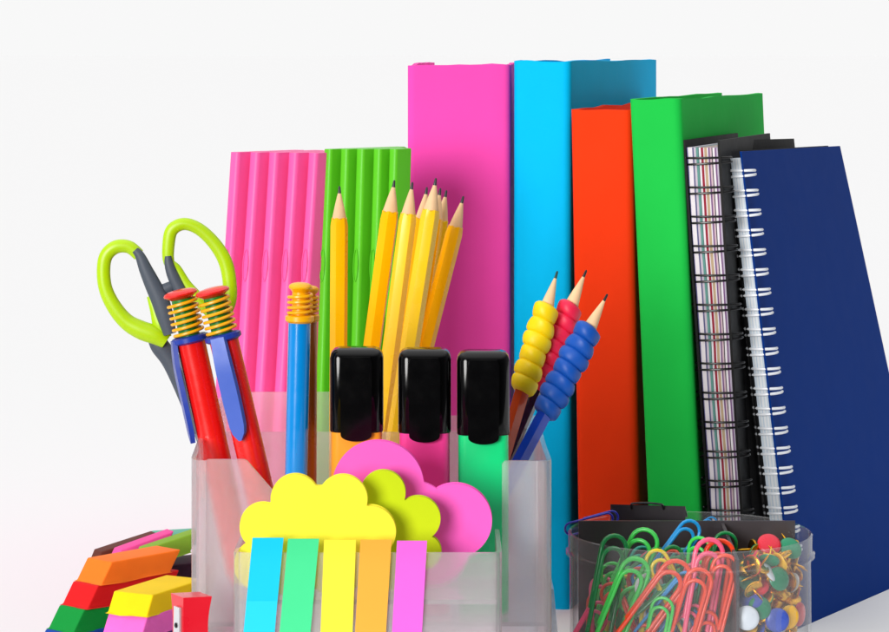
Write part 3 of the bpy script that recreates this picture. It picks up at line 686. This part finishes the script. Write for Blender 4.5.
hand = [('dark green',617,536,12,1.342,20,'dark green paper clip standing tallest at the left of the tub',1.25),('light green',649,531,24,1.352,-15,'light green paper clip leaning right, its loop above the rim at left',1.2),
 ('yellow',652,552,-28,1.338,10,'yellow paper clip leaning left behind the wall, left half of the tub',1.0),('sky blue',696,523,38,1.366,10,'sky blue paper clip leaning hard right above the rim',1.0),
 ('light green',700,538,6,1.352,-30,'light green paper clip just left of the pink one',1.0),('pink',712,540,10,1.338,15,'pink paper clip upright near the black divider',1.35),
 ('orange red',722,541,9,1.345,5,'orange red paper clip upright against the black divider',1.3),('orange red',684,564,36,1.332,0,'long orange red paper clip slanting across the middle of the tub',1.3),
 ('orange red',702,570,16,1.331,-8,'orange red paper clip leaning slightly right of the slanting one',1.15),('dark green',727,533,8,1.372,0,'dark green paper clip behind, touching the divider top',1.0),
 ('dark green',672,547,-5,1.350,25,'dark green paper clip in the middle, behind the slanting orange red one',1.1),('deep blue',618,516,75,1.408,0,'deep blue paper clip lying on the binder clip at the back',.6),
 ('crimson',664,560,-14,1.345,30,'crimson paper clip behind the slanting orange red one',.9),('dark green',690,580,48,1.338,0,'dark green paper clip slanting steeply below the orange red one',1.0),
 ('pink',604,604,30,1.352,0,'pink paper clip low at the far left of the tub',1.0),('sky blue',716,520,60,1.424,0,'sky blue paper clip resting behind the black divider',.5),
 ('light green',640,560,22,1.334,0,'light green paper clip nearest the front, lower left of the tub',1.25),('orange red',728,556,14,1.336,-10,'orange red paper clip right next to the divider, lower one',1.1)]
for c, px, py, ln, D, yw, lab, s_ in hand: paperclip(c, lab, at(px, py, D), R(ln), R(yw), s_)
rng = random.Random(11); names = list(clipcols); cnt = 0; tries = 0
wts = ['dark green']*4+['light green']*3+['orange red']*5+['pink']*3+['yellow']*2+['sky blue','white','orange','teal','crimson']
while cnt < 85 and tries < 6000:
    tries += 1
    D = rng.uniform(1.328, yb-.004); x = rng.uniform(CX-.052, XR-.004); z = rng.uniform(.05, .080); ln = R(rng.gauss(12, 28)); pt_ = R(rng.uniform(-14,14)); s_ = rng.uniform(.9,1.15)
    M = Matrix.Translation((x,D,z)) @ (Matrix.Rotation(0,4,'Z') @ Matrix.Rotation(ln,4,'Y') @ Matrix.Rotation(pt_,4,'X'))
    yw = R(rng.uniform(-25,25)); ok = True
    from mathutils import Euler
    M = Matrix.Translation((x,D,z)) @ Euler((pt_, ln, yw)).to_matrix().to_4x4() @ Matrix.Scale(s_,4)
    for q in ((-.006,0,0),(.006,0,0),(-.006,0,-.046),(.006,0,-.046)):
        w_ = M @ Vector(q)
        if (w_.x-CX)**2+(w_.y-CD)**2 > .0552**2 or w_.x > XR or w_.y > yb-.0015 or w_.z < .003: ok = False
    if not ok: continue
    c = rng.choice(wts); paperclip(c, '%s paper clip down in the tangle inside the tub' % c, (x,D,z), ln, yw, s_, pt_); cnt += 1

# thumbtacks
tackcols = {'red':(214,30,56),'green':(0,134,92),'blue':(60,84,176),'white':(226,232,240),'yellow':(246,186,20)}
brass = plastic('brass', (236,176,44), .22, .5, metal=1.0, var=.1)
TP = {}
def tack(cname, label, c, nrm, s_=1.):
    if cname not in TP:
        root = thing('thumbtack', label, 'thumbtack', (0,0,0), 'round-headed thumbtacks in the clear tub')
        m = brass if cname == 'brass' else plastic(cname+'_tack_head', tackcols[cname], .3, .5, var=.03)
        bm = bmesh.new(); lathe(bm, (0,0,0), (0,0,1), [(.0004,.0052),(.0007,.0056),(.0013,.0053),(.0018,.0042),(.0021,.0022),(.0022,.0002)], 30); obj('head', bm, m, root, angle=60)
        bm = bmesh.new(); lathe(bm, (0,0,0), (0,0,1), [(-.0001,.0050),(.0001,.0053),(.0005,.0053)], 30); obj('brass_base', bm, brass, root)
        bm = bmesh.new(); lathe(bm, (0,0,0), (0,0,1), [(-.0085,.00008),(-.006,.00055),(-.0001,.0006)], 10); obj('pin', bm, brass, root)
        TP[cname] = root
    else:
        src = TP[cname]; root = src.copy(); col.objects.link(root)
        for ch in src.children:
            k = ch.copy(); col.objects.link(k); k.parent = root
    root.location = c; root.rotation_euler = Vector(nrm).to_track_quat('Z','Y').to_euler(); root.scale = (s_,)*3
    tag(root, label, 'thumbtack', 'round-headed thumbtacks in the clear tub'); return root
ht = [('white',747,618,(-.1,-1,.15),1.332,'white-headed thumbtack facing front, low beside the divider'),('green',759,608,(.2,-.9,.4),1.337,'green-headed thumbtack peeking out above the white one'),
 ('blue',751,600,(-.2,-.8,.7),1.339,'blue-headed thumbtack above the white one'),('red',757,587,(-.1,-.7,.8),1.343,'red-headed thumbtack above the blue one'),('green',778,579,(.5,-.85,.35),1.345,'green-headed thumbtack tilted right in the middle of the tacks'),
 ('blue',777,620,(.1,-1,.05),1.338,'blue-headed thumbtack facing front right of the white one'),('yellow',788,617,(.5,-.85,0),1.345,'yellow-headed thumbtack overlapping the blue one at the right'),('red',798,614,(.85,-.55,0),1.356,'red-headed thumbtack at the far right of the tub'),
 ('red',769,545,(.1,-.7,.6),1.365,'red-headed thumbtack topmost of the heap'),('green',790,549,(.3,-.7,.6),1.368,'green-headed thumbtack topmost at the right'),('red',764,566,(-.3,-.9,.2),1.35,'red-headed thumbtack in the upper part of the heap')]
for c, px, py, nr, D, lab in ht: tack(c, lab, at(px, py, D), nr, 1.04)
rng = random.Random(5); placed = [Vector(at(h_[1],h_[2],h_[4])) for h_ in ht]; cnt = 0; tries = 0
pal = ['brass']*7+['red','red','green','blue','yellow','white','yellow']
while cnt < 130 and tries < 60000:
    tries += 1
    px0 = rng.uniform(xr+.006, CX+.052); p = Vector((px0, CD-math.sqrt(max(0,.0515**2-(px0-CX)**2))+abs(rng.gauss(0,.013)), rng.uniform(.040, .082) if cnt < 110 else rng.uniform(.006,.038)))
    if (p.x-CX)**2+(p.y-CD)**2 > .0518**2 or p.y > yb-.006: continue
    if any((p-q).length < .0056 for q in placed): continue
    placed.append(p); c = rng.choice(pal if p.z > .05 else pal[7:]+['brass'])
    n = Vector((rng.gauss(0,1), rng.gauss(-.4,1), rng.gauss(0,1)))
    if c == 'brass': n = Vector((rng.gauss(0,1), abs(rng.gauss(0,.6)), rng.gauss(0,1)))
    tack(c, ('%s thumbtack jumbled in the heap inside the tub' % ('bare brass' if c == 'brass' else c+'-headed')), p, n, .9); cnt += 1

# ------------------------------------------------------------ camera, light, world
cam = bpy.data.cameras.new('camera'); co = bpy.data.objects.new('camera', cam); col.objects.link(co)
co.location = (0,0,CH); co.rotation_euler = (R(90),0,0); cam.sensor_width = 36; cam.lens = 36*K/889.; cam.shift_y = -266/889.
cam.clip_start = .02; cam.clip_end = 400; sc.camera = co

BG = .940
wd = bpy.data.worlds.new('World'); sc.world = wd; wd.use_nodes = True; nt = wd.node_tree; N = nt.nodes; L = nt.links
bg = N['Background']; tc = N.new('ShaderNodeTexCoord'); sx = N.new('ShaderNodeSeparateXYZ'); L.new(tc.outputs['Generated'], sx.inputs[0])
def mr(src, a, b, c, d, smooth=True):
    n = N.new('ShaderNodeMapRange'); n.interpolation_type = 'SMOOTHSTEP' if smooth else 'LINEAR'
    for k, v in zip(('From Min','From Max','To Min','To Max'), (a,b,c,d)): n.inputs[k].default_value = v
    L.new(src, n.inputs['Value']); return n.outputs['Result']
def mth(op, a, b):
    n = N.new('ShaderNodeMath'); n.operation = op
    for i, v in enumerate((a,b)):
        if isinstance(v, (int,float)): n.inputs[i].default_value = v
        else: L.new(v, n.inputs[i])
    return n.outputs[0]
# white studio all round: even white behind the objects, dimmer room behind the camera, overhead softbox
view = mr(sx.outputs['Y'], .70, .93, 0., 1.)
ax = mr(sx.outputs['X'], -.8, .8, .46, .22)
front = mr(sx.outputs['Y'], -.9, .2, .12, 1.)
side = mth('MULTIPLY', ax, front)
topb = mr(sx.outputs['Z'], .40, .85, 0., 1.10)
amb = mth('ADD', side, topb)
tot = mth('ADD', mth('MULTIPLY', amb, mth('SUBTRACT', 1., view)), mth('MULTIPLY', view, BG))
L.new(tot, bg.inputs['Color']); bg.inputs['Strength'].default_value = 1.0
sun = bpy.data.lights.new('key_softbox', 'SUN'); so = bpy.data.objects.new('key_softbox', sun); col.objects.link(so)
sun.energy = 3.3; sun.angle = R(27); sun.color = (1,.985,.96)
so.location = (-1,-.5,2); so.rotation_euler = Vector((-math.sin(R(27))*math.cos(R(9)),-math.cos(R(27))*math.cos(R(9)),math.sin(R(9)))).to_track_quat('Z','Y').to_euler()

sc.view_settings.view_transform = 'Standard'; sc.view_settings.look = 'None'; sc.view_settings.exposure = 0; sc.view_settings.gamma = 1
sc.render.engine = 'CYCLES'; sc.cycles.max_bounces = 16; sc.cycles.transparent_max_bounces = 24; sc.cycles.transmission_bounces = 12
